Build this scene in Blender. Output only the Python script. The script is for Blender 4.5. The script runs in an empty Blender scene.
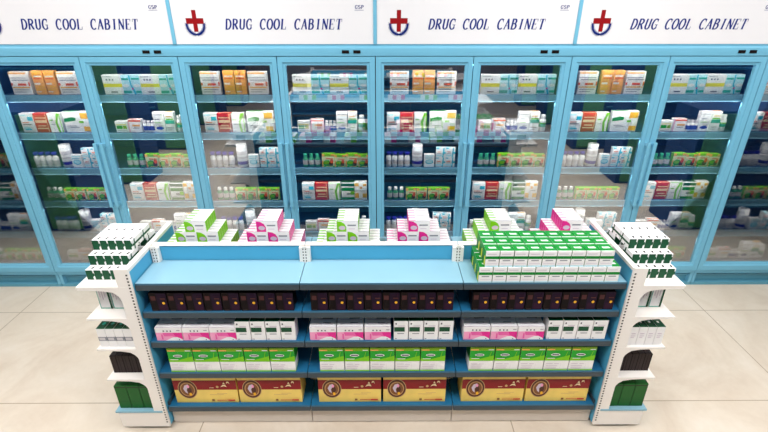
import bpy, math, random
from mathutils import Vector
random.seed(4)
S = bpy.context.scene
COL = S.collection

# ------------------------------------------------------------------ helpers
def lin(c):
    out = []
    for v in c:
        v = v / 255.0
        out.append(v / 12.92 if v <= 0.04045 else ((v + 0.055) / 1.055) ** 2.4)
    return out

MATS = {}
def mat(name, rgb, rough=0.45, metal=0.0, noise=0.06, scale=14.0, bump=0.0, spec=0.28):
    if name in MATS:
        return MATS[name]
    m = bpy.data.materials.new(name); m.use_nodes = True
    nt = m.node_tree; b = nt.nodes['Principled BSDF']
    b.inputs['Roughness'].default_value = rough
    b.inputs['Metallic'].default_value = metal
    b.inputs['Specular IOR Level'].default_value = spec
    c = lin(rgb)
    tc = nt.nodes.new('ShaderNodeTexCoord')
    nz = nt.nodes.new('ShaderNodeTexNoise'); nz.inputs['Scale'].default_value = scale
    nz.inputs['Detail'].default_value = 3.0
    nt.links.new(tc.outputs['Object'], nz.inputs['Vector'])
    rp = nt.nodes.new('ShaderNodeValToRGB')
    rp.color_ramp.elements[0].position = 0.3; rp.color_ramp.elements[1].position = 0.7
    rp.color_ramp.elements[0].color = (*[v * (1 - noise) for v in c], 1)
    rp.color_ramp.elements[1].color = (*[min(1, v * (1 + noise)) for v in c], 1)
    nt.links.new(nz.outputs['Fac'], rp.inputs['Fac'])
    nt.links.new(rp.outputs['Color'], b.inputs['Base Color'])
    if bump:
        bp = nt.nodes.new('ShaderNodeBump'); bp.inputs['Strength'].default_value = bump
        bp.inputs['Distance'].default_value = 0.002
        nt.links.new(nz.outputs['Fac'], bp.inputs['Height'])
        nt.links.new(bp.outputs['Normal'], b.inputs['Normal'])
    MATS[name] = m
    return m

class MB:
    """collects faces, then links them as ONE mesh object"""
    def __init__(self): self.v = []; self.f = []; self.mi = []; self.slots = []; self.sm = []
    def _m(self, m):
        if m not in self.slots: self.slots.append(m)
        return self.slots.index(m)
    def poly(self, pts, m, smooth=False):
        i = len(self.v); self.v += [tuple(p) for p in pts]
        self.f.append(list(range(i, i + len(pts)))); self.mi.append(self._m(m)); self.sm.append(smooth)
        return self
    def mesh(self, vs, fs, m, smooth=False):
        i = len(self.v); self.v += [tuple(p) for p in vs]
        for f in fs:
            self.f.append([k + i for k in f]); self.mi.append(self._m(m)); self.sm.append(smooth)
        return self
    def box(self, x0, x1, y0, y1, z0, z1, m):
        vs = [(x0,y0,z0),(x1,y0,z0),(x1,y1,z0),(x0,y1,z0),(x0,y0,z1),(x1,y0,z1),(x1,y1,z1),(x0,y1,z1)]
        return self.mesh(vs, [(0,3,2,1),(4,5,6,7),(0,1,5,4),(1,2,6,5),(2,3,7,6),(3,0,4,7)], m)
    def prism_xz(self, prof, y0, y1, m):
        """profile counter-clockwise seen from -Y (x right, z up)"""
        n = len(prof)
        vs = [(x, y0, z) for x, z in prof] + [(x, y1, z) for x, z in prof]
        fs = [tuple(range(n)), tuple(range(2 * n - 1, n - 1, -1))]
        for k in range(n):
            j = (k + 1) % n
            fs.append((k, k + n, j + n, j))
        return self.mesh(vs, fs, m)
    def prism_yz(self, prof, x0, x1, m):
        n = len(prof)
        vs = [(x0, y, z) for y, z in prof] + [(x1, y, z) for y, z in prof]
        fs = [tuple(range(n - 1, -1, -1)), tuple(range(n, 2 * n))]
        for k in range(n):
            j = (k + 1) % n
            fs.append((k, j, j + n, k + n))
        return self.mesh(vs, fs, m)
    def lathe(self, prof, m, cx=0, cy=0, seg=20, smooth=True):
        vs = []; fs = []
        for r, z in prof:
            for k in range(seg):
                a = 2 * math.pi * k / seg
                vs.append((cx + r * math.cos(a), cy + r * math.sin(a), z))
        for i in range(len(prof) - 1):
            for k in range(seg):
                j = (k + 1) % seg
                fs.append((i*seg+k, i*seg+j, (i+1)*seg+j, (i+1)*seg+k))
        self.mesh(vs, fs, m, smooth)
        n = len(prof) - 1
        self.mesh(vs[:seg], [tuple(range(seg - 1, -1, -1))], m)
        self.mesh(vs[n*seg:], [tuple(range(seg))], m)
        return self
    def data(self, name, off=(0, 0, 0)):
        me = bpy.data.meshes.new(name)
        me.from_pydata([(x-off[0], y-off[1], z-off[2]) for x, y, z in self.v], [], self.f)
        for m in self.slots: me.materials.append(m)
        me.polygons.foreach_set('material_index', self.mi)
        me.polygons.foreach_set('use_smooth', self.sm)
        me.update()
        return me
    def build(self, name, parent=None, loc=None, bevel=0):
        """world coordinates in; a child gets them relative to its parents"""
        off = Vector((0, 0, 0)); p = parent
        while p is not None: off += p.location; p = p.parent
        here = Vector(loc) if loc else off
        me = self.data(name, here)
        o = bpy.data.objects.new(name, me); COL.objects.link(o)
        o.location = here - off
        if parent: o.parent = parent
        if bevel:
            b = o.modifiers.new('bevel', 'BEVEL'); b.width = bevel; b.segments = 2
            b.limit_method = 'ANGLE'; b.angle_limit = math.radians(40)
        return o

def tag(o, label, cat, group=None):
    o['label'] = label; o['category'] = cat
    if group: o['group'] = group
    return o
def struct(o):
    o['kind'] = 'structure'; return o
def empty(name, loc):
    o = bpy.data.objects.new(name, None); o.empty_display_size = 0.1
    COL.objects.link(o); o.location = loc; return o
def place(proto_parts, name, loc, label, cat, group=None, rotz=0.0):
    """proto_parts: mesh of the thing, then (part name, mesh) pairs; every copy is an object of its own"""
    o = bpy.data.objects.new(name, proto_parts[0]); COL.objects.link(o)
    o.location = (loc[0], loc[1], loc[2] + 0.0005); o.rotation_euler.z = rotz
    tag(o, label, cat, group)
    for pn, me in proto_parts[1:]:
        c = bpy.data.objects.new(pn, me); COL.objects.link(c); c.parent = o
    return o

EPS = 0.00035
def carton(w, d, h, base, decals=()):
    """a folded carton, origin at the middle of its base; decals = printed areas (face, points or u0,v0,u1,v1, material)"""
    b = MB(); b.box(-w/2, w/2, -d/2, d/2, 0, h, base)
    lay = {}
    for dc in decals:
        face, shp, m = dc
        lay[face] = lay.get(face, 0) + 1; e = EPS * lay[face]
        if len(shp) == 4 and not isinstance(shp[0], (tuple, list)):
            u0, v0, u1, v1 = shp; pts = [(u0,v0),(u1,v0),(u1,v1),(u0,v1)]
        else: pts = shp
        P = []
        for u, v in pts:
            if face == 'F': P.append((-w/2 + u*w, -d/2 - e, v*h))
            elif face == 'K': P.append((w/2 - u*w, d/2 + e, v*h))
            elif face == 'T': P.append((-w/2 + u*w, -d/2 + v*d, h + e))
            elif face == 'R': P.append((w/2 + e, -d/2 + u*d, v*h))
            elif face == 'L': P.append((-w/2 - e, d/2 - u*d, v*h))
        b.poly(P, m)
    return b.data('carton')
def ell(cu, cv, ru, rv, n=20, a0=0, a1=360):
    return [(cu + ru*math.cos(math.radians(a0 + (a1-a0)*k/n)), cv + rv*math.sin(math.radians(a0 + (a1-a0)*k/n))) for k in range(n + (a1-a0 != 360))]

# ------------------------------------------------------------------ materials
BLUE    = mat('cabinet_blue_paint', (116, 183, 211), 0.24, noise=0.03, scale=3)
BLUE_D  = mat('cabinet_kick_teal', (94, 158, 180), 0.4, noise=0.04, scale=3)
NAVY    = mat('cabinet_interior_blue', (8, 52, 96), 0.5, noise=0.08, scale=2)
RAIL    = mat('shelf_rail_blue', (142, 196, 220), 0.4, noise=0.05, scale=5)
SIGNW   = mat('sign_white_acrylic', (232, 230, 232), 0.35, noise=0.01, scale=2)
SIGNB   = mat('sign_navy_print', (18, 42, 122), 0.4, noise=0.03)
RED     = mat('cross_red_print', (146, 4, 14), 0.4, noise=0.03)
BLACK   = mat('display_black', (28, 22, 22), 0.2, noise=0.05)
GBLUE   = mat('gondola_blue_shaded', (34, 104, 146), 0.35, noise=0.04, scale=4)  # gondola blue with the shade of the lower shelves put into the colour
GBACK   = mat('gondola_panel_blue_lit', (78, 166, 204), 0.35, noise=0.03, scale=4)  # same blue painted lighter, for panels in direct light
GTOP    = mat('gondola_shelf_blue_lit', (134, 177, 195), 0.38, noise=0.03, scale=4)  # same blue again, with the overhead light put into the colour
WHITE   = mat('gondola_white_enamel', (240, 234, 228), 0.4, noise=0.02, scale=6)
SLOT    = mat('slot_dark', (62, 54, 52), 0.7)
LIP     = mat('shelf_lip_blue_grey', (66, 112, 138), 0.35, noise=0.04, scale=8)
STRIP   = mat('price_strip_grey', (64, 74, 80), 0.35, noise=0.06, scale=8)
KICK    = mat('kick_plate_greige', (214, 203, 192), 0.4, noise=0.03)
CW  = mat('carton_white', (240, 238, 238), 0.5, noise=0.02)
CG  = mat('carton_green', (0, 134, 44), 0.45)
CDG = mat('carton_dark_green', (5, 76, 46), 0.45)
CBG = mat('carton_deep_green', (12, 92, 28), 0.45)
CBG2 = mat('carton_deep_green_shade', (10, 70, 20), 0.5)
LIME = mat('carton_lime', (122, 200, 20), 0.45)
GRASS = mat('carton_grass_green', (22, 160, 40), 0.42)
MAG = mat('carton_magenta', (222, 38, 140), 0.45)
MAGL = mat('carton_rose', (232, 96, 166), 0.45)
PINK = mat('carton_pink', (242, 158, 196), 0.45)
ORA = mat('carton_orange', (244, 172, 92), 0.45, noise=0.14, scale=40)
ORR = mat('carton_red_orange', (232, 88, 38), 0.45)
YEL = mat('carton_yellow', (238, 226, 60), 0.45)
AMB = mat('carton_amber', (240, 176, 40), 0.45)
CYA = mat('carton_cyan', (44, 180, 208), 0.45)
CYL = mat('carton_pale_cyan', (186, 228, 238), 0.45)
TEAL = mat('carton_teal', (40, 170, 150), 0.45)
CR  = mat('carton_red', (190, 28, 38), 0.45)
CREAM = mat('carton_cream', (236, 210, 168), 0.5)
CREAMW = mat('carton_soft_green_white', (226, 234, 190), 0.5)
GREY = mat('carton_text_grey', (140, 142, 150), 0.6)
DGREY = mat('carton_text_dark', (84, 80, 96), 0.6)
NAVP = mat('carton_navy_print', (40, 70, 168), 0.5)
BRN = mat('carton_dark_brown', (40, 25, 25), 0.5)
BRN2 = mat('carton_brown_rib', (20, 10, 11), 0.5, spec=0.12)
PUR = mat('carton_dark_purple', (30, 13, 36), 0.35, spec=0.12)
PUR2 = mat('carton_plum', (44, 15, 40), 0.4, spec=0.12)
SKIN = mat('carton_print_tan', (78, 44, 44), 0.5, spec=0.12)
BLK = mat('carton_black', (14, 7, 10), 0.35, spec=0.12)
GOLDY = mat('carton_gold_yellow', (238, 206, 108), 0.35, noise=0.1, scale=9)
MAROON = mat('carton_maroon', (136, 14, 22), 0.4)
BRONZE = mat('carton_bronze', (128, 78, 40), 0.35)
BRZ2 = mat('carton_dark_bronze', (78, 40, 26), 0.4)
TAN = mat('carton_tan', (200, 160, 110), 0.4)
LIL = mat('carton_lilac_print', (206, 190, 206), 0.5)
OLIVE = mat('carton_olive', (120, 168, 10), 0.45)
PCAP = mat('cap_violet', (38, 28, 150), 0.35)
GCAP = mat('cap_mint', (60, 176, 140), 0.35)
WPL = mat('bottle_white_plastic', (238, 236, 236), 0.35, noise=0.02)
GGL = mat('bottle_green_plastic', (70, 160, 120), 0.25)
LBL = mat('bottle_label_grey', (206, 200, 204), 0.5)
STEEL = mat('vial_collar_dark', (70, 66, 90), 0.4)

# thin clear pane: part mirror, part clear
def glass():
    m = bpy.data.materials.new('door_glass'); m.use_nodes = True
    nt = m.node_tree; nt.nodes.clear()
    out = nt.nodes.new('ShaderNodeOutputMaterial')
    tr = nt.nodes.new('ShaderNodeBsdfTransparent'); tr.inputs['Color'].default_value = (0.95, 0.98, 0.985, 1)
    gl = nt.nodes.new('ShaderNodeBsdfGlossy'); gl.inputs['Roughness'].default_value = 0.015
    gl.inputs['Color'].default_value = (1, 1, 1, 1)
    lw = nt.nodes.new('ShaderNodeLayerWeight'); lw.inputs['Blend'].default_value = 0.35
    mr = nt.nodes.new('ShaderNodeMapRange')
    mr.inputs['To Min'].default_value = GLASS_MIN; mr.inputs['To Max'].default_value = 0.9
    nt.links.new(lw.outputs['Fresnel'], mr.inputs['Value'])
    mx = nt.nodes.new('ShaderNodeMixShader')
    nt.links.new(mr.outputs['Result'], mx.inputs['Fac'])
    nt.links.new(tr.outputs['BSDF'], mx.inputs[1]); nt.links.new(gl.outputs['BSDF'], mx.inputs[2])
    nt.links.new(mx.outputs['Shader'], out.inputs['Surface'])
    return m
GLASS_MIN = 0.19
GLASS = glass()

def floor_mat():
    m = bpy.data.materials.new('floor_marble_tile'); m.use_nodes = True
    nt = m.node_tree; b = nt.nodes['Principled BSDF']; L = nt.links.new
    tc = nt.nodes.new('ShaderNodeTexCoord')
    def math_(op, a, bb=None):
        n = nt.nodes.new('ShaderNodeMath'); n.operation = op
        for i, q in ((0, a), (1, bb)):
            if q is None: continue
            if isinstance(q, (int, float)): n.inputs[i].default_value = q
            else: L(q, n.inputs[i])
        return n.outputs[0]
    sp = nt.nodes.new('ShaderNodeSeparateXYZ'); L(tc.outputs['Object'], sp.inputs[0])
    def joint(ax, o, p, w):
        t = math_('MODULO', math_('ADD', math_('SUBTRACT', sp.outputs[ax], o), p * 40), p)
        return math_('LESS_THAN', math_('ABSOLUTE', math_('SUBTRACT', t, p / 2)), w)
    j = math_('MAXIMUM', joint('X', -0.0928, 1.602, 0.0028), joint('Y', 2.6655 + 0.4029, 0.8058, 0.0028))
    n1 = nt.nodes.new('ShaderNodeTexNoise'); n1.inputs['Scale'].default_value = 1.6; n1.inputs['Detail'].default_value = 8
    n1.inputs['Distortion'].default_value = 1.4; n1.inputs['Roughness'].default_value = 0.6
    L(tc.outputs['Object'], n1.inputs['Vector'])
    rp = nt.nodes.new('ShaderNodeValToRGB'); e = rp.color_ramp.elements
    e[0].position = 0.32; e[0].color = (*lin((208, 190, 170)), 1)
    e[1].position = 0.68; e[1].color = (*lin((226, 213, 197)), 1)
    q = e.new(0.5); q.color = (*lin((219, 204, 185)), 1)
    L(n1.outputs['Fac'], rp.inputs['Fac'])
    n2 = nt.nodes.new('ShaderNodeTexNoise'); n2.inputs['Scale'].default_value = 30; n2.inputs['Detail'].default_value = 4
    L(tc.outputs['Object'], n2.inputs['Vector'])
    mx0 = nt.nodes.new('ShaderNodeMix'); mx0.data_type = 'RGBA'; mx0.inputs[0].default_value = 0.06
    L(rp.outputs['Color'], mx0.inputs[6]); L(n2.outputs['Fac'], mx0.inputs[7])
    mx = nt.nodes.new('ShaderNodeMix'); mx.data_type = 'RGBA'
    L(j, mx.inputs[0]); L(mx0.outputs[2], mx.inputs[6]); mx.inputs[7].default_value = (*lin((168, 150, 128)), 1)
    L(mx.outputs[2], b.inputs['Base Color'])
    b.inputs['Roughness'].default_value = 0.42
    b.inputs['Specular IOR Level'].default_value = 0.35
    return m

# ------------------------------------------------------------------ camera
CAMZ, CAMX, TH, YAW, F = 2.0088, 0.0372, 0.4435, -0.0053, 464.89
cam = bpy.data.cameras.new('camera'); co = bpy.data.objects.new('camera', cam); COL.objects.link(co)
co.location = (CAMX, 0, CAMZ); co.rotation_euler = (math.pi/2 - TH, 0, YAW)
cam.sensor_width = 36; cam.sensor_fit = 'HORIZONTAL'; cam.lens = F / 768 * 36; cam.clip_start = 0.02
S.camera = co
def px(x, y, z):
    """pixel column and row of a point, only used to skip goods wholly outside the photograph"""
    X = x - CAMX; Z = z - CAMZ; c, s = math.cos(YAW), math.sin(YAW)
    X, Y = c*X + s*y, -s*X + c*y
    d = Y*math.cos(TH) - Z*math.sin(TH); w = Y*math.sin(TH) + Z*math.cos(TH)
    return 384 + F*X/d, 216 - F*w/d

# ------------------------------------------------------------------ room
RX, RY0, RY1, RZ = 5.2, -6.2, 3.62, 2.9
FL = floor_mat()
WALL = mat('wall_paint', (160, 158, 155), 0.7, noise=0.02, scale=2)
CEIL = mat('ceiling_paint', (215, 213, 210), 0.8, noise=0.02, scale=2)
b = MB(); b.box(-RX, RX, RY0, RY1, -0.06, 0.0, FL); struct(b.build('floor'))
b = MB(); b.box(-RX, RX, RY0, RY1, RZ, RZ + 0.06, CEIL); struct(b.build('ceiling'))
b = MB(); b.box(-RX, RX, RY1, RY1 + 0.1, 0, RZ, WALL); struct(b.build('wall_back'))
b = MB(); b.box(-RX, RX, RY0 - 0.1, RY0, 0, RZ, WALL); struct(b.build('wall_front'))
b = MB(); b.box(-RX - 0.1, -RX, RY0, RY1, 0, RZ, WALL); struct(b.build('wall_left'))
b = MB(); b.box(RX, RX + 0.1, RY0, RY1, 0, RZ, WALL); struct(b.build('wall_right'))

# ------------------------------------------------------------------ serif lettering
def stroke(b, pts, w0, X, Z, sx, sz, sh, y, m):
    """a pen stroke of given width (in cell units) along a polyline"""
    P = [Vector((p[0]*sx, p[1]*sz)) for p in pts]
    W = [w0*sx if not isinstance(w0, (list, tuple)) else w0[i]*sx for i in range(len(P))]
    Lf, Rt = [], []
    for i, p in enumerate(P):
        t = (P[min(i+1, len(P)-1)] - P[max(i-1, 0)])
        if t.length < 1e-9: t = Vector((0, 1))
        t.normalize(); n = Vector((-t.y, t.x))
        Lf.append(p + n*W[i]/2); Rt.append(p - n*W[i]/2)
    def q(v): return (X + v.x + sh*v.y, y, Z + v.y)
    for i in range(len(P)-1):
        b.poly([q(Rt[i]), q(Rt[i+1]), q(Lf[i+1]), q(Lf[i])], m)
def arc(cx, cy, rx, ry, a0, a1, n=12):
    return [(cx + rx*math.cos(math.radians(a0+(a1-a0)*k/n)), cy + ry*math.sin(math.radians(a0+(a1-a0)*k/n))) for k in range(n+1)]
TK, TN = 0.27, 0.16     # thick and thin pen
def serif(x, y, w=0.3): return ([(x-w/2, y), (x+w/2, y)], 0.07)
def vary(pts):          # thick on the upright flanks, thin at top and foot
    out = []
    for i, p in enumerate(pts):
        a = pts[max(i-1,0)]; c = pts[min(i+1,len(pts)-1)]
        dx, dy = (c[0]-a[0])*0.62, c[1]-a[1]
        l = math.hypot(dx, dy) or 1
        out.append(TN + (TK-TN)*abs(dy/l)**1.5)
    return out
def glyph(ch):
    G = []
    def A(p, w=None): G.append((p, vary(p) if w is None else w))
    def V(x, y0=0.0, y1=1.0, w=TK): G.append(([(x, y0), (x, y1)], w))
    if ch == 'D':
        V(.2); A([(.1,.97)] + arc(.4,.5,.48,.47,90,-90) + [(.1,.03)])
    elif ch == 'R':
        V(.2); A([(.1,.97)] + arc(.45,.74,.32,.23,90,-90) + [(.2,.51)]); A([(.46,.5),(.86,.03)], TK); G.append(serif(.2,.03)); G.append(serif(.88,.03,.2))
    elif ch == 'U':
        V(.2,.25,1); A([(.2,.3)] + arc(.5,.28,.3,.25,180,360) + [(.8,1)]); G.append(serif(.2,.97)); G.append(serif(.8,.97,.26))
    elif ch in 'GC':
        A(arc(.54,.5,.42,.48,48,312 if ch == 'C' else 322,20)); V(.84,.68,.98,.08)
        if ch == 'G': V(.82,.06,.42,.15); G.append(serif(.76,.44,.46))
    elif ch == 'O':
        A(arc(.5,.5,.4,.48,0,360,24))
    elif ch == 'L':
        V(.25); G.append(([(.08,.03),(.88,.03)], .08)); V(.86,.03,.27,.07); G.append(serif(.25,.97,.34))
    elif ch == 'A':
        A([(.12,.03),(.5,1)], TN); A([(.48,1),(.86,.03)], TK); G.append(([(.25,.34),(.72,.34)], .07)); G.append(serif(.13,.03,.26)); G.append(serif(.85,.03,.28))
    elif ch == 'B':
        V(.2); A([(.08,.97)] + arc(.45,.755,.28,.215,90,-90) + [(.2,.54)]); A([(.2,.54)] + arc(.48,.285,.34,.255,90,-90) + [(.08,.03)])
    elif ch == 'I':
        V(.5); G.append(serif(.5,.97,.46)); G.append(serif(.5,.03,.46))
    elif ch == 'N':
        V(.17,0,1,TN); V(.84,0,1,TN); A([(.15,1),(.84,.02)], TK); G.append(serif(.15,.03,.28)); G.append(serif(.85,.97,.28)); G.append(serif(.12,.97,.2))
    elif ch == 'E':
        V(.22); G.append(([(.08,.97),(.84,.97)], .08)); G.append(([(.08,.03),(.88,.03)], .08)); G.append(([(.22,.51),(.64,.51)], .07))
        V(.82,.76,.98,.07); V(.86,.03,.25,.07); V(.62,.42,.6,.06)
    elif ch == 'T':
        V(.5); G.append(([(.08,.97),(.92,.97)], .08)); V(.1,.74,.97,.07); V(.9,.74,.97,.07); G.append(serif(.5,.03,.42))
    elif ch == 'S':
        A(arc(.5,.74,.33,.23,35,270,12) + arc(.5,.27,.35,.24,90,-150,12))
    elif ch == 'P':
        V(.22); A([(.1,.97)] + arc(.46,.72,.36,.25,90,-90) + [(.22,.47)]); G.append(serif(.22,.03,.34))
    return G
def write(b, text, X, Z, pitch, sx, sz, sh, y, m):
    for i, ch in enumerate(text):
        if ch == ' ': continue
        for k, (pts, w) in enumerate(glyph(ch)):
            stroke(b, pts, w, X + i*pitch, Z, sx, sz, sh, y - 0.00012*k, m)

# ------------------------------------------------------------------ refrigerated cabinets
YS = 2.9654
SHELF_Z = [1.434, 1.188, 0.942, 0.697, 0.452]
FLOOR_Z = 0.208
CAB = {-1: 'left edge cabinet', 0: 'leftmost signed cabinet', 1: 'second signed cabinet', 2: 'third signed cabinet', 3: 'rightmost signed cabinet', 4: 'right edge cabinet'}
CABL = {-1: 'blue glass-door drug cabinet cut off at the left edge',
        0: 'blue two-door drug cabinet under the leftmost sign, its cross cut off',
        1: 'blue two-door drug cabinet under the second sign from the left',
        2: 'blue two-door drug cabinet under the third sign, right of centre',
        3: 'blue two-door drug cabinet under the rightmost complete cross sign',
        4: 'blue glass-door drug cabinet cut off at the right edge'}
def make_cabinet(k):
    X = 1.2 * (k - 2)
    root = empty('drug_cabinet', (X + 0.6, YS + 0.3, 0))
    tag(root, CABL[k], 'cabinet', 'drug cabinets along the wall')
    D1 = YS + 0.58
    x0, x1 = X + 0.002, X + 1.198
    # carcass
    b = MB()
    b.box(x0, x0 + 0.02, YS + 0.03, D1, 0.12, 2.12, NAVY); b.box(x1 - 0.02, x1, YS + 0.03, D1, 0.12, 2.12, NAVY)
    b.box(x0 + 0.02, x1 - 0.02, D1 - 0.02, D1, 0.12, 2.12, NAVY)
    b.box(x0 + 0.02, x1 - 0.02, YS + 0.03, D1 - 0.02, 0.17, FLOOR_Z, NAVY)
    b.box(x0 + 0.02, x1 - 0.02, YS + 0.03, D1 - 0.02, 1.635, 1.68, NAVY)
    b.box(x0, x1, YS + 0.03, D1, 2.12, 2.14, BLUE)
    b.build('carcass', root)
    # kick base with recessed panel
    b = MB()
    b.box(x0, x1, YS + 0.055, YS + 0.5, 0.0, 0.12, BLUE_D)
    b.box(x0, x1, YS + 0.012, YS + 0.055, 0.112, 0.14, BLUE); b.box(x0, x1, YS + 0.022, YS + 0.055, 0.0, 0.024, BLUE_D)
    b.box(x0, x0 + 0.022, YS + 0.02, YS + 0.055, 0.024, 0.112, BLUE); b.box(x1 - 0.022, x1, YS + 0.02, YS + 0.055, 0.024, 0.112, BLUE)
    b.box(x0 + 0.022, x1 - 0.022, YS + 0.036, YS + 0.055, 0.082, 0.09, BLUE)
    b.build('kick_base', root)
    # rounded rail above the doors
    prof = [(YS + 0.03, 1.676)] + [(YS - 0.004, 1.676), (YS - 0.006, 1.70)]
    for q in range(7):
        a = math.radians(180 - 90 * q / 6)
        prof.append((YS + 0.012 + 0.018 * math.cos(a), 1.716 + 0.018 * math.sin(a)))
    prof += [(YS + 0.03, 1.734)]
    prof = prof[::-1]
    b = MB(); b.prism_yz(prof, X, X + 1.2, BLUE); b.box(X, X + 1.2, YS + 0.004, YS + 0.03, 1.734, 1.743, BLUE)
    b.build('top_rail', root)
    for q in (0.999, 1.068):
        b = MB(); b.box(X + q, X + q + 0.043, YS - 0.009, YS - 0.004, 1.691, 1.709, BLACK)
        b.build('temperature_display', root)
    # sign
    b = MB(); b.box(X + 0.011, X + 1.189, YS + 0.001, YS + 0.03, 1.7435, 2.1, SIGNW)
    sg = b.build('sign_panel', root)
    b = MB(); b.box(X, X + 0.0105, YS - 0.004, YS + 0.03, 1.7435, 2.12, BLUE); b.box(X + 1.1895, X + 1.2, YS - 0.004, YS + 0.03, 1.7435, 2.12, BLUE)
    b.box(X + 0.0105, X + 1.1895, YS - 0.004, YS + 0.03, 2.1, 2.12, BLUE)
    b.build('sign_frame', root)
    for word, off in (('DRUG', 0), ('COOL', 5), ('CABINET', 10)):
        b = MB(); write(b, word, X + 0.312 + 0.0407 * off, 1.825, 0.0407, 0.037, 0.058, 0.17, YS + 0.0002, SIGNB)
        b.build('lettering', sg)
    b = MB(); write(b, 'GSP', X + 1.083, 1.937, 0.0175, 0.016, 0.019, 0.1, YS + 0.0002, SIGNB)
    b.poly([(X + 1.081, YS + 0.0003, 1.9285), (X + 1.134, YS + 0.0003, 1.9285), (X + 1.134, YS + 0.0003, 1.9305), (X + 1.081, YS + 0.0003, 1.9305)], SIGNB)
    b.build('small_lettering', sg)
    b = MB(); cx = X + 0.1405
    for k_, (u0, u1, w0, w1) in enumerate(((-0.0125, 0.0125, 1.812, 1.931), (-0.0515, 0.0515, 1.856, 1.887))):
        yy = YS + 0.0002 - 0.0004 * k_
        b.poly([(cx+u0, yy, w0), (cx+u1, yy, w0), (cx+u1, yy, w1), (cx+u0, yy, w1)], RED)
    b.build('red_cross', sg)
    b = MB()
    for sgn in (-1, 1):
        P = arc(cx, 1.852, sgn * 0.052, 0.055, 6, -90, 14)
        n = len(P)
        for i in range(n - 1):
            w = 0.013 + 0.002 * math.sin(math.pi * i / (n-1))
            a, c = Vector(P[i]), Vector(P[i+1]); t = (c - a).normalized(); nn = Vector((-t.y, t.x))
            yy = YS + 0.0002 - 0.0001 * i
            for s2 in (-1, 1):      # a leaf to each side of the stem
                tip = a - t * 0.006 + nn * s2 * w
                b.poly([(p.x, yy, p.y) for p in (a, tip, c)], SIGNB)
                b.poly([(p.x, yy - 0.00005, p.y) for p in (c, tip, a)], SIGNB)
            b.poly([(p.x, yy, p.y) for p in (a + nn*0.005, c + nn*0.005, c - nn*0.005, a - nn*0.005)], SIGNB)
            b.poly([(p.x, yy, p.y) for p in (a - nn*0.005, c - nn*0.005, c + nn*0.005, a + nn*0.005)], SIGNB)
    b.build('laurel_wreath', sg)
    # shelves with price rails
    for z in SHELF_Z:
        b = MB(); b.box(x0 + 0.021, x1 - 0.021, YS + 0.052, D1 - 0.03, z - 0.012, z, NAVY)
        b.box(x0 + 0.021, x1 - 0.021, YS + 0.046, YS + 0.053, z - 0.046, z - 0.0005, RAIL)
        b.build('shelf', root)
    # doors
    for s in (0, 1):
        a0 = X + 0.6 * s + 0.0025; a1 = X + 0.6 * s + 0.5975; z0, z1 = 0.142, 1.672
        gi = 0.052
        ox0, ox1 = a0 + gi - (0.004 if s else 0), a1 - gi + (0.004 if not s else 0)
        oz0, oz1 = 0.206, 1.618
        b = MB()
        # flat frame with a stepped bead sloping to the pane
        fy, by = YS, YS + 0.028
        m_ = 0.021
        ix0, ix1, iz0, iz1 = ox0 - m_, ox1 + m_, oz0 - m_, oz1 + m_
        def ring(A, Bq, ya, yb, m):
            (ax0, ax1, az0, az1), (bx0, bx1, bz0, bz1) = A, Bq
            b.poly([(ax0,ya,az0),(ax1,ya,az0),(bx1,yb,bz0),(bx0,yb,bz0)], m)
            b.poly([(ax1,ya,az0),(ax1,ya,az1),(bx1,yb,bz1),(bx1,yb,bz0)], m)
            b.poly([(ax1,ya,az1),(ax0,ya,az1),(bx0,yb,bz1),(bx1,yb,bz1)], m)
            b.poly([(ax0,ya,az1),(ax0,ya,az0),(bx0,yb,bz0),(bx0,yb,bz1)], m)
        O = (a0, a1, z0, z1); I = (ix0, ix1, iz0, iz1); I2 = (ix0 + 0.003, ix1 - 0.003, iz0 + 0.003, iz1 - 0.003)
        I3 = (ox0 - 0.002, ox1 + 0.002, oz0 - 0.002, oz1 + 0.002); I4 = (ox0, ox1, oz0, oz1)
        ring(O, I, fy, fy, BLUE); ring(I, I2, fy, fy + 0.006, BLUE); ring(I2, I3, fy + 0.006, fy + 0.009, BLUE); ring(I3, I4, fy + 0.009, by, BLUE)
        ring(I4, O, by, by, BLUE); ring(O, O, by, fy, BLUE)
        dr = b.build('door', root, loc=(a0 if s == 0 else a1, YS + 0.014, z0))
        b = MB(); b.box(ox0 - 0.006, ox1 + 0.006, YS + 0.018, YS + 0.0205, oz0 - 0.006, oz1 + 0.006, GLASS)
        b.build('glass_pane', dr)
        hx = X + 0.6 + (-0.020 if s == 0 else 0.020)
        b = MB(); b.box(hx - 0.011, hx + 0.011, YS - 0.046, YS - 0.030, 0.69, 1.142, BLUE)
        b.box(hx - 0.008, hx + 0.008, YS - 0.031, YS, 0.70, 0.722, BLUE); b.box(hx - 0.008, hx + 0.008, YS - 0.031, YS, 1.11, 1.132, BLUE)
        b.build('handle', dr, bevel=0.003)
    return root
for k in range(-1, 5): make_cabinet(k)

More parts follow.
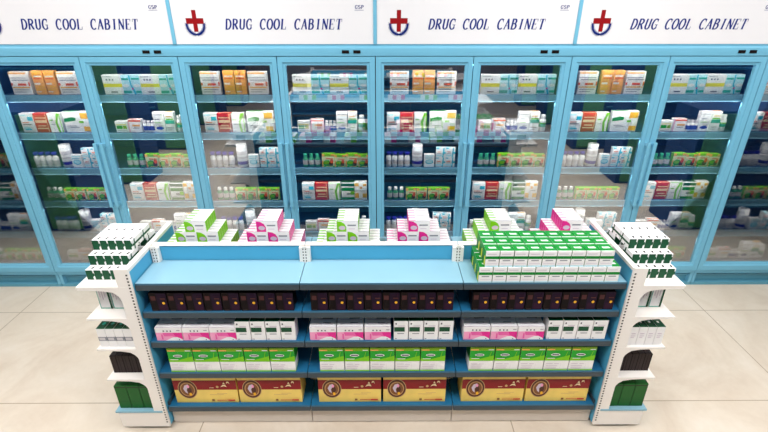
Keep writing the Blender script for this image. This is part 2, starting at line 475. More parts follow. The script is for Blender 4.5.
# ------------------------------------------------------------------ goods in the cabinets
W_, T_ = None, None
def txt(face, rows, u0, u1, m, h=0.03):
    return [(face, (u0, v, u1 - 0.12 * (i % 2), v + h), m) for i, v in enumerate(rows)]
P = {}
def proto(key, w, h, d, base, decals):
    d *= 0.5; h *= 0.97        # shallow cartons
    P[key] = ([carton(w, d, h, base, decals)], w, d)
proto('white orange', .12, .144, .07, CW, [('F',(0,.9,.9,.97),ORA),('F',(0,.72,.9,.75),GREY),('F',(.1,.62,.95,.66),GREY),('F',(0,.4,.1,.52),ORR),('F',(.36,.4,.8,.5),ORR),('F',(.92,.38,1,.56),ORR),('F',(.05,.29,.95,.34),AMB),('F',(.1,.2,.9,.23),GREY),('F',(.1,.1,.7,.13),GREY),('T',(0,.1,.6,.4),ORA)])
proto('orange', .067, .150, .07, ORA, [('F',(.12,.74,.88,.8),CW),('F',(.3,.3,.9,.36),AMB),('F',(.08,.1,.5,.14),CW),('F',(.05,.42,.6,.5),CW),('F',(.1,.66,.9,.7),ORR),('F',(.05,.2,.95,.25),AMB),('F',(.1,.86,.9,.9),AMB),('F',(.05,.52,.5,.54),ORR)])
WB = [('F',(0,.86,.5,.95),CYL),('F',(.55,.62,.95,.82),CYA),('F',(.1,.5,.6,.54),ORR),('F',(.1,.4,.8,.44),DGREY),('F',(.08,.14,.6,.3),CYL),('F',(.2,.12,.7,.2),CYA),('F',(.1,.05,.9,.07),GREY)]
proto('white blue', .085, .128, .08, CW, WB)
RR = [('F',(.06,.5,.9,.64),CREAM),('F',(.1,.74,.9,.79),CREAM),('F',(.1,.18,.9,.24),CREAM),('F',(.2,.32,.8,.38),CREAM),('T',(.1,.2,.9,.4),CREAM),('F',(.9,.02,.94,.98),CREAM)]
proto('red', .088, .128, .08, CR, RR)
WG = [('F',[(.62,0),(.8,0),(.7,.5),(.95,1),(.75,1),(.52,.5)],LIME),('F',(.1,.62,.4,.68),LIME),('F',(.15,.4,.5,.43),GREY),('F',(.92,.0,1,1),LIME),('T',(0,0,1,.2),LIME)]
proto('white lime', .082, .128, .08, CW, WG)
proto('wide green yellow', .172, .14, .07, CW, [('F',[(.02,.5),(.45,.56),(.47,.7),(.3,.74),(.02,.66)],CG),('F',(.66,.66,.98,.94),AMB),('F',(.7,.05,.98,.28),AMB),('F',(.1,.3,.45,.33),GREY),('F',(.2,.22,.55,.25),GREY),('F',(.58,.46,.75,.56),LIME),('T',(0,.1,.6,.9),CG)])
proto('small swirl', .069, .09, .06, CW, [('F',(.08,.84,.92,.94),CYL),('F',ell(.5,.42,.38,.2),CYA),('F',ell(.5,.44,.3,.14),CYL),('F',(.1,.7,.8,.76),CYA)])
proto('cyan patterned', .0635, .0685, .07, CW, [('F',(0,.88,.3,1),CYA),('F',[(.62,0),(.78,0),(.85,1),(.72,1)],CYA),('F',(.1,.56,.5,.64),ORR),('F',(.0,.14,.7,.32),CYL),('F',(.8,.4,1,.6),CYA),('F',(.1,.42,.55,.47),GREY),('T',(0,0,.5,1),CYL)])
OL = [('F',(0,.82,1,1),LIME),('F',(0,.8,.22,1),ORA),('F',(.72,.84,1,1),ORA),('F',(.3,.62,.9,.68),ORR),('F',(0,.0,.1,.5),ORA),('F',(.1,0,1,.1),GRASS),('F',ell(.4,.3,.32,.24),GRASS),('F',ell(.36,.34,.2,.12),LIME),('F',ell(.72,.26,.18,.2),BRZ2),('F',ell(.78,.46,.14,.16),ORR),('F',(.3,.04,.9,.08),CREAM),('T',(0,0,1,1),LIME),('R',(0,0,1,1),LIME),('L',(0,0,1,1),LIME)]
proto('green picture', .072, .089, .06, CREAMW, OL); proto('wide green picture', .084, .096, .06, CREAMW, OL)
proto('white yellow', .118, .124, .08, CW, [('F',(0,.38,1,.56),YEL),('F',(.2,.72,.28,.8),DGREY),('F',(.36,.72,.44,.8),DGREY),('F',(.52,.72,.6,.8),DGREY),('F',(.34,.1,.7,.16),DGREY),('F',(.05,.9,.5,.93),GREY)])
proto('cyan wave', .114, .124, .08, CYL, [('F',[(.42,1),(.5,1),(.52,.5),(.66,.2),(.7,0),(.6,0),(.44,.5)],CYA),('F',(0,.06,.45,.2),TEAL),('F',(.02,.74,.4,.84),TEAL),('F',(.55,.76,1,.86),TEAL),('F',(.7,.08,1,.2),TEAL),('F',ell(.2,.46,.18,.08),CW),('F',ell(.8,.46,.18,.08),CW),('F',ell(.55,.3,.05,.05),MAG),('T',(0,0,1,.3),CW)])
proto('low green band', .08, .074, .07, CW, [('F',(.08,.3,.55,.6),GRASS),('F',(.6,.3,.9,.6),OLIVE),('F',(.1,.68,.9,.74),YEL),('F',(.1,.12,.9,.16),GREY)])
proto('orange stripe', .084, .087, .07, CW, [('F',(.0,.82,1,.95),ORR),('F',(.3,.45,.9,.6),ORA),('F',(.3,.3,.8,.35),GREY),('F',(.0,0,.08,1),PINK),('T',(0,.2,1,.5),ORR)])
proto('white navy oval', .071, .136, .07, CW, [('F',ell(.5,.2,.36,.08),NAVP),('F',(.15,.62,.6,.66),GREY),('F',(.1,.46,.7,.49),LIME),('F',(.1,.86,.9,.89),GREY),('F',(.4,.3,.8,.33),GREY)])
proto('white green band', .06, .136, .07, CW, [('F',(0,.42,1,.6),TEAL),('F',(.1,.62,.9,.68),LIME),('F',(.15,.76,.8,.8),ORA),('F',(.1,.2,.8,.24),GREY),('F',(.1,.1,.6,.13),GREY),('T',(.1,.2,.9,.8),ORA)])
proto('green block', .09, .135, .08, CW, [('F',(0,.78,1,.94),CDG),('F',(.02,.52,.98,.7),CG),('F',(.4,.3,.9,.4),GREY),('F',(0,.02,1,.16),CG),('F',(.7,.3,1,.5),LIME),('T',(0,0,1,1),CDG)])
proto('narrow orange', .028, .135, .08, CW, [('F',(0,.78,1,.96),AMB),('F',(.05,.1,1,.38),AMB)])
proto('white orange square', .054, .135, .08, CW, [('F',(.45,.12,1,.36),AMB),('F',(.1,.62,.4,.76),ORA),('F',(.5,.78,.95,.92),AMB),('F',(.1,.5,.8,.53),GREY)])

def vial():
    b = MB(); b.lathe([(.0165,0),(.0185,.003),(.0185,.066),(.0165,.073),(.0115,.078),(.0115,.084)], WPL, seg=18)
    b.lathe([(.0189,.012),(.0189,.05)], LBL, seg=18)
    c = MB(); c.lathe([(.0125,.083),(.0125,.086)], STEEL, seg=18); c.lathe([(.0155,.086),(.0158,.088),(.0158,.101),(.0145,.1035)], PCAP, seg=18)
    return [b.data('vial'), ('cap', c.data('cap'))]
def small_bottle(body, capm, h, top):
    b = MB(); b.lathe([(.016,0),(.018,.003),(.018,h*.6),(.0165,h*.67),(.0095,h*.74),(.0095,h*.78)], body, seg=18)
    l = MB(); l.lathe([(.0184,h*.2),(.0184,h*.55)], LBL, seg=18)
    c = MB(); c.lathe([(.0115,h*.77),(.012,h*.785),(.012,h*.97),(.0108,h)], capm, seg=18)
    return [b.data('medicine_bottle'), ('label', l.data('label')), ('cap', c.data('cap'))]
def tall_bottle():
    b = MB(); b.lathe([(.032,0),(.0355,.004),(.0355,.115),(.034,.122),(.033,.125)], WPL, seg=24)
    l = MB(); l.lathe([(.0358,.018),(.0358,.04)], PCAP, seg=24); l.lathe([(.0359,.06),(.0359,.072)], LBL, seg=24); l.lathe([(.0359,.085),(.0359,.112)], LBL, seg=24)
    c = MB(); c.lathe([(.034,.125),(.0345,.127),(.0345,.148),(.033,.152)], WPL, seg=24)
    return [b.data('pill_bottle'), ('label', l.data('label')), ('cap', c.data('cap'))]
def blue_vial():
    b = MB(); b.lathe([(.0105,0),(.012,.002),(.012,.05),(.0105,.055),(.007,.058)], WPL, seg=14)
    l = MB(); l.lathe([(.0123,.012),(.0123,.04)], NAVP, seg=14)
    c = MB(); c.lathe([(.008,.057),(.0095,.059),(.0095,.072),(.0085,.074)], LBL, seg=14)
    return [b.data('small_vial'), ('label', l.data('label')), ('cap', c.data('cap'))]
def band_bottle():
    b = MB(); b.lathe([(.0215,0),(.0235,.003),(.0235,.07),(.021,.079),(.014,.083)], WPL, seg=20)
    l = MB(); l.lathe([(.0239,.03),(.0239,.05)], TEAL, seg=20); l.lathe([(.0239,.051),(.0239,.058)], LIME, seg=20)
    c = MB(); c.lathe([(.0165,.082),(.0172,.084),(.0172,.104),(.0158,.107)], WPL, seg=20)
    return [b.data('medicine_bottle'), ('label', l.data('label')), ('cap', c.data('cap'))]
ROUND = {'vial': (vial(), 'vial', 'vial', .037), 'tall': (tall_bottle(), 'pill_bottle', 'bottle', .071),
         'mint': (small_bottle(GGL, GCAP, .09, 0), 'medicine_bottle', 'bottle', .036),
         'green': (small_bottle(GGL, WPL, .091, 0), 'medicine_bottle', 'bottle', .036),
         'blue vial': (blue_vial(), 'small_vial', 'vial', .024), 'band': (band_bottle(), 'medicine_bottle', 'bottle', .047)}
DESC = {'white orange': 'large white carton with orange lettering', 'orange': 'tall orange carton', 'white blue': 'white carton with blue corners',
 'red': 'red carton with cream label', 'white lime': 'white carton with lime leaf stripe', 'wide green yellow': 'wide white carton with green and amber blocks',
 'small swirl': 'small white carton with blue swirl', 'cyan patterned': 'white and cyan patterned carton', 'green picture': 'green fruit-picture carton',
 'wide green picture': 'wide green fruit-picture carton', 'white yellow': 'white carton with yellow band', 'cyan wave': 'pale cyan carton with wave',
 'low green band': 'low white carton with green block', 'orange stripe': 'small white carton with orange stripe', 'white navy oval': 'tall white carton with navy oval',
 'white green band': 'tall white carton with teal band', 'green block': 'white carton with green bands', 'narrow orange': 'narrow amber-edged carton',
 'white orange square': 'white carton with amber square', 'vial': 'purple-capped white vial', 'tall': 'tall white bottle with violet band', 'mint': 'mint-capped green bottle',
 'green': 'white-capped green bottle', 'blue vial': 'little blue-labelled vial', 'band': 'white bottle with teal band'}
A1 = [('white orange', .151), ('orange', .270), ('orange', .3435), ('white orange', .4515)]
A2 = [('white blue', .115), ('red', .2045), ('white lime', .294), ('wide green yellow', .440)]
A3 = [('vial', .0855), ('vial', .1265), ('vial', .1695), ('vial', .2115), ('tall', .282), ('small swirl', .3625), ('cyan patterned', .4405, 0), ('cyan patterned', .5055, 0), ('cyan patterned', .4405, 1), ('cyan patterned', .5055, 1)]
A4 = [('green', .0935), ('green', .136), ('green', .1775), ('green picture', .245), ('green picture', .321), ('green picture', .4015), ('green picture', .478)]
B1 = [('white yellow', .7315), ('cyan wave', .8485), ('white yellow', .968), ('cyan wave', 1.088)]
B2 = [('low green band', .7235), ('orange stripe', .812), ('blue vial', .8745), ('blue vial', .90), ('blue vial', .9265), ('white navy oval', .9755), ('white green band', 1.046), ('band', 1.1055)]
B3 = [('mint', .7155), ('mint', .756), ('mint', .799), ('wide green picture', .8725), ('green picture', .953), ('wide green picture', 1.034), ('green picture', 1.114)]
B4 = [('white blue', .722), ('red', .814), ('white lime', .9045), ('green block', 1.0), ('narrow orange', 1.062), ('white orange square', 1.105)]
SH6A = [(q[0], q[1] - 0.6) for q in B2]
SH6B = [('green', .70), ('green', .742), ('green', .784)] + [('green picture', .86 + .075 * i) for i in range(4)]
LAY = {0: [A1, A2, A3, A4, A3, SH6A], 1: [B1, B2, B3, B4, B2, SH6B]}
ORD = ['first', 'second', 'third', 'fourth', 'fifth', 'sixth', 'seventh', 'eighth', 'ninth', 'tenth']
NUM = {2: 'two', 3: 'three', 4: 'four'}
SHN = ['top', 'second', 'third', 'fourth', 'fifth', 'bottom']
SIDE = ['left door', 'right door']
def plural(s): return s.replace('carton', 'cartons', 1).replace('vial', 'vials', 1).replace('bottle', 'bottles', 1)
for k in range(-1, 5):
    for s in (0, 1):
        for si in range(6):
            z = (SHELF_Z + [FLOOR_Z])[si]
            items = []
            for it in LAY[s][si]:
                x = 1.2 * (k - 2) + it[1]
                u, v = px(x, YS + .08, z + .05)
                if not -45 < u < 813: continue
                if si == 5 and 118 < u < 652: continue        # wholly behind the gondola
                items.append((it, x))
            tot = {}
            for it, x in items: tot[it[0]] = tot.get(it[0], 0) + 1
            cnt = {}
            for it, x in items:
                key = it[0]; n = cnt.get(key, 0); cnt[key] = n + 1
                d = DESC[key]; T = tot[key]
                where = f'{SHN[si]} shelf, {SIDE[s]}, {CAB[k]}'
                if key == 'cyan patterned' and T == 4:
                    lab = ['lower left', 'lower right', 'upper left', 'upper right'][n] + f' {d}, {where}'
                elif T == 1: lab = f'{d}, {where}'
                else: lab = f'{ORD[n]} {d}, {where}'
                grp = f'{plural(d)} on the {SHN[si]} shelf of the {SIDE[s]} of the {CAB[k]}'
                if T == 1: grp = None
                if key in ROUND:
                    pp, nm, cat, w = ROUND[key]
                    place(pp, nm, (x, YS + .064 + w / 2, z), lab, cat, grp, random.uniform(-.3, .3))
                else:
                    pp, w, dd = P[key]
                    up = .0668 if len(it) > 2 and it[2] else 0
                    place(pp, 'medicine_carton', (x, YS + .066 + dd / 2, z + up), lab, 'box', grp)

# ------------------------------------------------------------------ gondola
GC = 0.037
XS = [-1.041, -0.3235, 0.3945, 1.1125]          # bay seams
LV = [0.873, 0.723, 0.553, 0.363, 0.140]
YF, YB, YM = 1.710, 2.140, 1.925
gon = empty('display_gondola', (GC, YM, 0))
tag(gon, 'white and blue double-sided pharmacy gondola in the aisle, loaded with cartons', 'shelf unit')
for bay in range(3):
    x0, x1 = XS[bay] + 0.0018, XS[bay + 1] - 0.0018
    for li, z in enumerate(LV):
        for side in (0, 1):
            y0, y1 = (YF, 1.908) if side == 0 else (1.942, YB)
            b = MB(); b.box(x0, x1, y0, y1, z - 0.012, z, GTOP if li == 0 else GBLUE)  # top shelf painted as lit, lower shelves as shaded
            if side == 0: b.box(x0, x1, y0 - 0.001, y0 + 0.012, z - 0.009, z - 0.0008, LIP)
            sh = b.build('shelf', gon)
            b = MB()
            if side == 0:
                b.prism_yz([(y0 + 0.01, z - 0.0335), (y0 + 0.01, z - 0.0085), (y0 - 0.003, z - 0.0085), (y0 - 0.006, z - 0.031), (y0 - 0.005, z - 0.0335)][::-1], x0, x1, STRIP)
            else:
                b.prism_yz([(y1 - 0.01, z - 0.0335), (y1 - 0.01, z - 0.0085), (y1 + 0.003, z - 0.0085), (y1 + 0.006, z - 0.031), (y1 + 0.005, z - 0.0335)], x0, x1, STRIP)
            b.build('price_strip', sh)
    for y0, y1 in ((YF + 0.018, YF + 0.03), (YB - 0.03, YB - 0.018)):
        b = MB(); b.box(x0, x1, y0, y1, 0.006, LV[4] - 0.0125, KICK); b.build('kick_plate', gon)
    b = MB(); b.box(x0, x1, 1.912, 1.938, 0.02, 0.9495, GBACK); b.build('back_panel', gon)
    b = MB(); b.box(x0, x1, 1.906, 1.9385, 0.95, 0.955, WHITE); b.build('top_rail', gon, bevel=0.001)
for i, x in enumerate(XS):
    w = 0.0255
    xa, xb = x - w, x + w
    if i == 0: xa, xb = x + 0.0005, x + 0.036
    if i == 3: xa, xb = x - 0.036, x - 0.0005
    xm = (xa + xb) / 2
    b = MB(); b.box(xa, xb, 1.890, 1.9115, 0.02, 0.948, WHITE)
    b.box(xm - 0.012, xm + 0.012, 1.886, 1.8905, 0.02, 0.957, WHITE)
    z = 0.04
    while z < 0.945:
        for q in (-0.0062, 0.0062):
            b.poly([(xm+q-0.0026, 1.8857, z), (xm+q+0.0026, 1.8857, z), (xm+q+0.0026, 1.8857, z+0.0075), (xm+q-0.0026, 1.8857, z+0.0075)], SLOT)
        z += 0.0155
    b.build('upright', gon)
# end panels, end shelves and their scalloped side plates
Y0E, Y1E = 1.688, 2.165
for sg, xi in ((-1, -1.044), (1, 1.1155)):
    def X(u): return xi + sg * u
    b = MB()
    xa, xb = sorted((X(0), X(0.018)))
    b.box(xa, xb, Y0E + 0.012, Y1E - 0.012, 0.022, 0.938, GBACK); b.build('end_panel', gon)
    xa, xb = sorted((X(-0.002), X(0.022)))
    b = MB(); b.box(xa, xb, Y0E + 0.012, Y1E - 0.012, 0.9385, 0.957, WHITE); b.build('end_rail', gon, bevel=0.003)
    for y0, y1, fy in ((Y0E, Y0E + 0.0115, Y0E - 0.0004), (Y1E - 0.0115, Y1E, Y1E + 0.0004)):
        b = MB()
        def pr(poly):
            q = [(X(u), z) for u, z in poly]
            if sg < 0: q = q[::-1]
            b.prism_xz(q, y0, y1, WHITE)
        pr([(0, 0.022), (0.060, 0.022), (0.060, 0.957), (0, 0.957)])
        pr([(0.060, 0.022), (0.238, 0.022), (0.240, 0.129), (0.060, 0.129)])
        for zn in (0.340, 0.526, 0.700, 0.869):
            k = 0.008 if zn > 0.8 else 0.0
            pr([(0.060, zn - 0.060 - k), (0.064, zn - 0.047 - k), (0.074, zn - 0.034 - k), (0.09, zn - 0.021 - k), (0.13, zn - 0.0135 - k), (0.18, zn - 0.0112 - k), (0.240, zn - 0.0105 - k), (0.240, zn - 0.001), (0.060, zn - 0.001)])
        if y0 == Y0E:      # slots down the inner edge of the post
            z = 0.05
            while z < 0.93:
                x_ = sorted((X(0.005), X(0.013)))
                b.poly([(x_[0], y0 - 0.0004, z), (x_[1], y0 - 0.0004, z), (x_[1], y0 - 0.0004, z + 0.008), (x_[0], y0 - 0.0004, z + 0.008)], SLOT)
                z += 0.0165
        b.build('side_plate', gon)
    for u in (0.03, 0.2):
        for y in (Y0E + 0.03, Y1E - 0.03):
            b = MB(); b.lathe([(0.012, 0.0), (0.014, 0.004), (0.014, 0.02), (0.008, 0.0225)], SLOT if y > 2 else KICK, X(u), y, 12); b.build('levelling_foot', gon)
    for i, z in enumerate((0.130, 0.340, 0.526, 0.700, 0.869)):
        xa, xb = sorted((X(0.019), X(0.252 if i == 0 else 0.242)))
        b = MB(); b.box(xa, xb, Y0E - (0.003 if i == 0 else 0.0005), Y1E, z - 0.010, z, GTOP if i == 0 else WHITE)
        b.build('end_shelf', gon)
    # side flange of the base deck
for x in (XS[0] + 0.004, XS[3] - 0.004):
    b = MB(); b.box(x - 0.003, x + 0.003, YF + 0.004, 1.905, LV[4] + 0.0002, LV[4] + 0.022, STRIP); b.build('deck_flange', gon)

# ------------------------------------------------------------------ goods on the front of the gondola
BAY = ['left bay', 'middle bay', 'right bay']
# dark printed boxes, second shelf
m = carton(.0765, .07, .096, BLK, [('F',(.02,.0,.42,1),BRN2),('F',(.42,.02,.99,.98),PUR),('F',(.5,.05,.95,.4),PUR2),('F',(.08,.6,.36,.84),SKIN),('F',(.06,.3,.4,.6),BLK),('F',(.08,.02,.36,.1),BRN),('F',(.62,.66,.92,.73),SKIN),('F',ell(.79,.46,.085,.07,12),AMB),('F',(.55,.82,.9,.86),PUR2),('L',ell(.3,.46,.1,.07,12),SKIN),('L',(.1,.62,.6,.7),SKIN)])
for bay, xa in enumerate((-.999, -.2835, .4385)):
    for i in range(8):
        place([m], 'tonic_box', (xa + .0803*(i+.5), YF + .004 + .035, LV[1]), f'{ORD[i]} dark purple box with yellow dot, second shelf, {BAY[bay]}', 'box', f'dark purple boxes in the {BAY[bay]}')
# third shelf: pink boxes then green-banded ones
mp = carton(.1215, .105, .074, CW, [('F',(0,0,1,.62),PINK),('F',[(.3,.34),(.26,.62),(1,.62),(1,.1),(.6,.34)],MAGL),('F',[(.72,.36),(.66,.62),(1,.62),(1,.1)],MAG),('F',[(.33,0),(.48,.14),(.65,.27),(.8,.28),(.95,.14),(1,.04),(1,0)],CW),('F',(.2,.1,.26,.5),MAGL),('F',ell(.86,.09,.02,.04,10),DGREY)] + [('F',(u,.72,u+.05,.82),DGREY) for u in (.3,.44,.57)] + [('F',(.82,.8,.95,.85),GREY),('T',(.1,.2,.9,.24),LIL),('T',(.5,.28,.8,.34),GREY),('T',(.1,.5,.95,.54),LIL),('T',(.45,.58,.85,.66),GREY),('T',(0,.0,1,.03),LIL),('T',(.15,.82,.8,.86),LIL)])
mg = carton(.0655, .07, .108, CW, [('F',(.02,.44,.76,.68),CDG),('F',(.1,.82,.2,.9),DGREY),('F',(.24,.32,.72,.36),GREY),('F',(.08,.05,.2,.09),GREY),('F',(.3,.74,.8,.77),LIL),('T',(0,0,1,1),CDG),('T',(.38,.4,.6,.55),CW),('R',(.2,.1,.8,.9),LIL)])
for bay in range(3):
    for i, x in enumerate(((-.9495,-.825,-.7), (-.237,-.1105,.017), (.478,.604,.7295))[bay]):
        place([mp], 'medicine_carton', (x, YF + .005 + .0525, LV[2]), f'{ORD[i]} white and pink carton from the left, third shelf, {BAY[bay]}', 'box', f'white and pink cartons in the {BAY[bay]}')
    for i in range(4):
        x = (-.6055, .125, .8375)[bay] + .0695*i
        place([mg], 'medicine_carton', (x, YF + .005 + .035, LV[2]), f'{ORD[i]} white carton with dark green block and top, third shelf, {BAY[bay]}', 'box', f'green-topped white cartons in the {BAY[bay]}')
# fourth shelf: bright green and white boxes
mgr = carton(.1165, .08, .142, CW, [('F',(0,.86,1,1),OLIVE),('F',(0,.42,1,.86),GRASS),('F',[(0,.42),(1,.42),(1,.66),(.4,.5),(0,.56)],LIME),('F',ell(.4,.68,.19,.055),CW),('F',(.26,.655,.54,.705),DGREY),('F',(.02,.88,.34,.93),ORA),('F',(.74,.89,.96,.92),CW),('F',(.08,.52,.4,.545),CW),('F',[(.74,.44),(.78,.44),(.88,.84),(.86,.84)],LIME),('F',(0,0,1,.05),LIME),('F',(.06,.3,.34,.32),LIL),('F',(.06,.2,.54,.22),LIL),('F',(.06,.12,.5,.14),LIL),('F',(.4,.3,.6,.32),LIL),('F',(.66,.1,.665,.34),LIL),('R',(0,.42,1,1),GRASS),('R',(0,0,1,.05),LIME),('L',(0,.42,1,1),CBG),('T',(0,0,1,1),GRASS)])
for bay, xa in enumerate((-.983, -.264, .4535)):
    for i in range(5):
        place([mgr], 'medicine_carton', (xa + .121*(i+.5), YF + .006 + .04, LV[3]), f'{ORD[i]} bright green and white carton, fourth shelf, {BAY[bay]}', 'box', f'bright green cartons in the {BAY[bay]}')
# bottom deck: gold and maroon gift boxes
gd = [('F',(0,.50,1,.86),MAROON),('F',ell(.215,.52,.152,.36,32),TAN),('F',ell(.215,.52,.143,.335,32),BRZ2),('F',ell(.215,.52,.122,.285,32),BRONZE),('F',ell(.215,.52,.112,.262,32),TAN),('F',ell(.215,.52,.102,.24,32),BRONZE),
      ('F',[(.15,.55),(.18,.68),(.235,.72),(.25,.6),(.2,.52),(.21,.36),(.175,.42)],LIL),('F',ell(.245,.5,.035,.12,14),BRZ2),('F',ell(.25,.34,.022,.06,12),AMB),('F',ell(.235,.64,.02,.06,12),PINK),
      ('F',(.57,.585,.64,.605),CREAM),('F',ell(.7,.63,.022,.045,12),TAN),('F',[(.75,.62),(.8,.66),(.85,.63),(.83,.72),(.78,.7)],CREAM),('F',[(.79,.74),(.81,.82),(.83,.74)],CREAM),('F',[(.85,.76),(.88,.8),(.9,.74),(.89,.84),(.86,.84)],CREAM),
      ('F',(.56,.33,.78,.345),TAN),('F',(.68,.38,.84,.395),TAN),('F',(.58,.09,.62,.16),BRONZE),('F',(.66,.11,.84,.135),CR),('F',(.84,.1,.95,.15),CR),('F',(0,.985,1,1),BRONZE),('T',(0,.1,1,.5),MAROON)]
mgo = carton(.313, .12, .172, GOLDY, gd)
for bay in range(3):
    for i, x in enumerate(((-.8455,-.5245), (-.1255,.1995), (.5935,.9175))[bay]):
        place([mgo], 'gift_box', (x, 1.732 + .06, LV[4]), f'{["left","right"][i]} gold and maroon gift box with round emblem, bottom deck, {BAY[bay]}', 'box', f'gold gift boxes in the {BAY[bay]}')
# two-tier block of green and white boxes on the top shelf
mw = carton(.0582, .0625, .0755, CW, [('F',(0,.5,1,.68),CG),('F',(.1,.8,.8,.84),LIL),('F',(.22,.37,.78,.43),GREY),('F',(.1,.2,.9,.22),LIL),('F',(0,0,1,.08),CYL),('T',(0,.07,1,1),CG),('T',[(.3,.40),(.84,.40),(.78,.62),(.42,.58),(.26,.62)],CW),('L',(0,0,1,1),CG),('L',[(.62,.05),(.9,.05),(.9,.7),(.7,.6)],YEL),('L',(.1,.2,.4,.5),CDG),('R',(0,0,1,1),CDG)])  # right sides painted dark green, as side shading in the gaps
BX0, BX1, BP = .4565, .4795, .0614
RW = ['front', 'middle', 'back']
for tier, (n, xa, ya, z) in enumerate(((10, BX0, 1.7108, LV[0]), (9, BX1, 1.7168, LV[0] + .0763))):
    for r in range(3):
        for c in range(n):
            if tier == 0 and r > 0 and 0 < c < n - 1: continue       # buried inside the block
            if tier == 0 and r == 2 and c: continue
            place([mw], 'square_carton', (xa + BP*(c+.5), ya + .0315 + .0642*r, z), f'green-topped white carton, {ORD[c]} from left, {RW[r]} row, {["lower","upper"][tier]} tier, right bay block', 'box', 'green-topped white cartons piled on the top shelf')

# ------------------------------------------------------------------ pyramids on the back shelf
def pyr(colA, colB):
    return carton(.1005, .0273, .0558, CW, [('F',[(0,0),(.44,0),(.44,.45),(.36,.75),(.2,.95),(0,1)],colA),('F',ell(.24,.36,.16,.2,14),LIL),('F',(.5,.55,.9,.68),GREY),('F',(.55,.25,.85,.31),LIL),('L',(0,0,1,1),colA),('R',(0,0,1,1),colA),('R',(.3,.1,.7,.9),colB),('K',(0,0,.45,1),colA),('T',(0,.15,.32,.5),colB),('T',(.4,.3,.9,.42),LIL),('T',(0,0,1,.14),GREY)])
MGp, MPp = pyr(LIME, LIME), pyr(MAG, PINK)
PN = ['first', 'second', 'third', 'fourth', 'fifth', 'sixth']
for q, cx in enumerate((-.85, -.509, -.126, .216, .604, .945)):
    me = (MGp, MPp)[q % 2]; cn = ('lime and white', 'pink and white')[q % 2]
    for row, offs in enumerate(((-.1025, 0, .1025), (-.0513, .0513), (0,))):
        for j, o in enumerate(offs):
            if row == 0 and j == 1: continue                        # wholly covered by the row above
            pos = {0: ['bottom left', 'bottom centre', 'bottom right'], 1: ['middle left', 'middle right'], 2: ['top']}[row][j]
            for d in range(5):
                place([me], 'flat_carton', (cx + o, 1.9925 + .0285*d, LV[0] + .0563*row), f'{cn} carton, {ORD[d]} from front, {pos} stack, {PN[q]} pyramid from left', 'box', f'cartons of the {PN[q]} pyramid')

# ------------------------------------------------------------------ goods on the end shelves
def endbox(flip):
    SIDEF = 'L' if flip else 'R'
    return carton(.0352, .0845, .0482, CW, [('F',[(0,0),(.80,0),(.80,.3),(1,.4),(1,.66),(.86,.70),(.84,1),(0,1)],CDG),('T',[(.5,.14),(.76,.14),(.84,.36),(.6,.36)],BLK),
        (SIDEF,(0,.36,1,.58),CDG),(SIDEF,[(.1,.0),(.22,0),(.3,1),(.2,1)],CDG),(SIDEF,ell(.62,.16,.05,.1,8),CDG)])
EBm = {-1: endbox(False), 1: endbox(True)}
mteal = carton(.0555, .05, .125, CW, [('F',(0,0,1,.035),TEAL),('F',(0,0,.05,1),TEAL),('F',(.84,0,1,1),CDG),('F',(.2,.5,.26,.95),LIL),('F',(.4,.4,.46,.95),LIL),('F',(.6,.5,.66,.95),LIL),('T',(0,0,1,1),LIL)])
mg4 = {-1: carton(.0385, .075, .104, CW, [('F',(0,.34,1,.56),GREY),('F',(.1,.38,.8,.52),LBL),('T',(0,0,1,1),CDG),('T',ell(.5,.5,.2,.14,12),TEAL),('R',(0,.3,1,.6),BLK)]),
       1: carton(.0385, .075, .104, CW, [('F',(.2,.5,.75,.53),LIL),('F',(.2,.42,.6,.45),LIL),('F',(.2,.62,.7,.66),LIL),('T',(0,0,1,1),CDG),('T',ell(.5,.5,.14,.1,12),CW),('L',(0,.0,1,1),LBL)])}
mbr = carton(.0306, .06, .104, BRN, [('F',(.86,0,1,1),BRN2),('F',(.3,.0,.36,1),BRN2),('T',(.86,0,1,1),BRN2)])
mdg = carton(.0592, .055, .147, CBG, [('F',(.93,0,1,1),CBG2),('F',(.0,.92,.92,.95),BRN),('F',(.1,.3,.8,.31),CBG2),('T',(.93,0,1,1),CBG2)])
for sg, nm in ((-1, 'left'), (1, 'right')):
    C = 0.0355
    def EX(u): return C + sg * u           # u measured outwards from the gondola's middle
    en = f'{nm} gondola end'
    for tier, (y, z, rows) in enumerate(((1.748, .869, 3), (1.792, .9178, 3), (1.8425, .9666, 2))):
        for r in range(rows):
            for c in range(5):
                if r > 0 and tier < 2 and c > 0 and not (tier == 1 and r == 2): continue   # covered by the tier above
                place([EBm[sg]], 'slim_carton', (EX(1.2845 - .0363*c), y + .0425 + .0868*r, z), f'green-fronted white carton, {ORD[c]} from outside, {ORD[r]} row, {["bottom","middle","top"][tier]} tier, {en}', 'box', f'green-fronted cartons stepped on the {en}')
    for i in range(2):
        place([mteal], 'medicine_carton', (EX(1.268 - .0605*i), 1.765 + .025, .700), f'{["outer","inner"][i]} white carton with teal edge, first shelf under tray, {en}', 'box', f'teal-edged cartons on the {en}')
    for i in range(4):
        place([mg4[sg]], 'medicine_carton', (EX(1.289 - .0403*i), 1.7005 + .0375 + .004, .526), f'{ORD[i]} green-topped white carton from outside, middle end shelf, {en}', 'box', f'green-topped cartons on the {en}')
    for i in range(6):
        place([mbr], 'medicine_carton', (EX(1.293 - .0314*i), 1.733 + .03, .340), f'{ORD[i]} slim dark brown box from outside, {en}', 'box', f'dark brown boxes on the {en}')
    for i in range(3):
        place([mdg], 'medicine_carton', (EX(1.286 - .0613*i), 1.7075 + .0275, .130), f'{["outer","middle","inner"][i]} deep green box on blue bottom shelf, {en}', 'box', f'deep green boxes on the {en}')

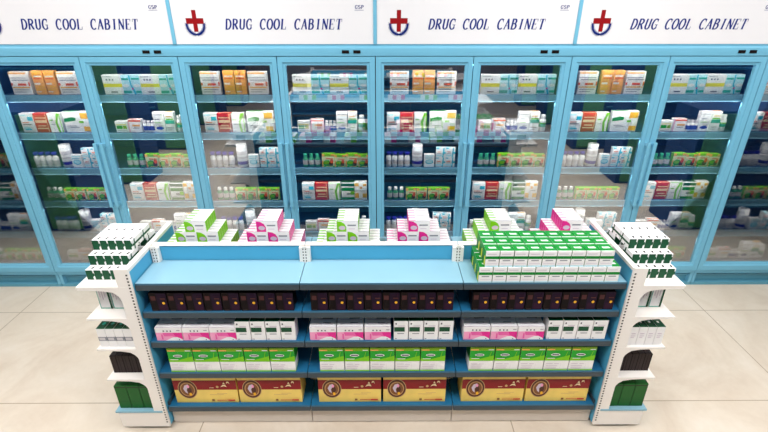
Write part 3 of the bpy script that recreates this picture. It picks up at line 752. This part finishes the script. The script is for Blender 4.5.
# ------------------------------------------------------------------ guessed rest of the shop, added so the doors have something to reflect
def copy_tree(o, parent=None):
    c = o.copy(); COL.objects.link(c)
    if parent: c.parent = parent
    for ch in [q for q in o.children]: copy_tree(ch, c)
    return c
for i, dy in enumerate((-1.75, -3.5)):
    g2 = copy_tree(gon); g2.location.y += dy
    g2['label'] = ['empty blue and white gondola in the next aisle, reflected in the doors', 'farthest blue and white gondola, reflected faintly in the cabinet doors'][i]
    for q, cx in enumerate((-.85, -.509, -.126, .216, .604, .945)):
        for o in (-.05, .05):
            place([(MGp, MPp)[q % 2]], 'flat_carton', (cx + o, 2.06 + dy, LV[0]), f'carton reflected in the doors, {["next","farthest"][i]} gondola', 'box', f'cartons on the {["next","farthest"][i]} gondola')
DARK = mat('side_unit_navy', (16, 60, 110), 0.5, noise=0.06, scale=2)
GRN = mat('side_unit_green', (84, 146, 96), 0.5, noise=0.1, scale=3)
for sg, nm in ((-1, 'left'), (1, 'right')):  # made-up dark units, unseen directly, put in as door reflections
    for i, y in enumerate((2.05, 0.85, -0.5, -1.9, -3.4)):
        def RXs(a, b_): return sorted((0.037 + sg * a, 0.037 + sg * b_))
        t = empty('reflection_unit', (0.037 + sg * 3.4, y, 0)); tag(t, f'{ORD[i]} added navy unit on the {nm}, reflected in the cabinet doors', 'cabinet', f'added reflection units on the {nm}')
        b = MB(); x_ = RXs(2.75, 4.1); b.box(x_[0], x_[1], y - 0.42, y, 0.0, 1.12 if i == 0 else 1.45, DARK); b.build('body', t)
        b = MB(); x_ = RXs(2.80, 3.08); b.box(x_[0], x_[1], y, y + 0.02, 0.03, 1.1 if i == 0 else 1.42, GRN); b.build('green_panel', t)
        b = MB(); x_ = RXs(3.12, 4.05)
        for z in (0.25, 0.6, 0.95, 1.3)[:3 if i == 0 else 4]: b.box(x_[0], x_[1], y, y + 0.06, z, z + 0.02, GBLUE)
        b.build('ledge', t)

# ------------------------------------------------------------------ light
def lamp(x, y, sx, sy, e, col=(1, 0.99, 0.982)):
    l = bpy.data.lights.new('ceiling_lamp', 'AREA'); l.shape = 'RECTANGLE'; l.size = sx; l.size_y = sy
    l.energy = e; l.color = col
    o = bpy.data.objects.new('ceiling_lamp', l); COL.objects.link(o); o.location = (x, y, RZ - 0.03)
    return o
for x in (-3.2, -1.1, 1.1, 3.2):
    for y, e in ((2.05, 23), (0.6, 41), (-2.4, 6)):
        lamp(x, y, 1.2, 0.6, e)
for k in range(6):          # LED profiles behind the door heads and under the price rails
    for z, e in zip([1.625] + [q - 0.05 for q in SHELF_Z], (4.2, 2.5, 1.6, 1.6, 1.5, 1.3)):
        l = bpy.data.lights.new('cabinet_led', 'AREA'); l.shape = 'RECTANGLE'; l.size = 1.12; l.size_y = 0.014
        l.energy = e; l.color = (1, 0.985, 0.96)
        o = bpy.data.objects.new('cabinet_led', l); COL.objects.link(o)
        o.location = (1.2 * (k - 3) + 0.6, YS + 0.027, z); o.rotation_euler = (math.radians(24), 0, 0)
w = bpy.data.worlds.new('world'); S.world = w; w.use_nodes = True
w.node_tree.nodes['Background'].inputs['Color'].default_value = (0.9, 0.95, 1, 1)
w.node_tree.nodes['Background'].inputs['Strength'].default_value = 0.3
S.view_settings.view_transform = 'Standard'; S.view_settings.look = 'None'
S.view_settings.gamma = 1; S.view_settings.exposure = 0.0
S.view_settings.use_curve_mapping = False
S.cycles.max_bounces = 8; S.cycles.transparent_max_bounces = 12
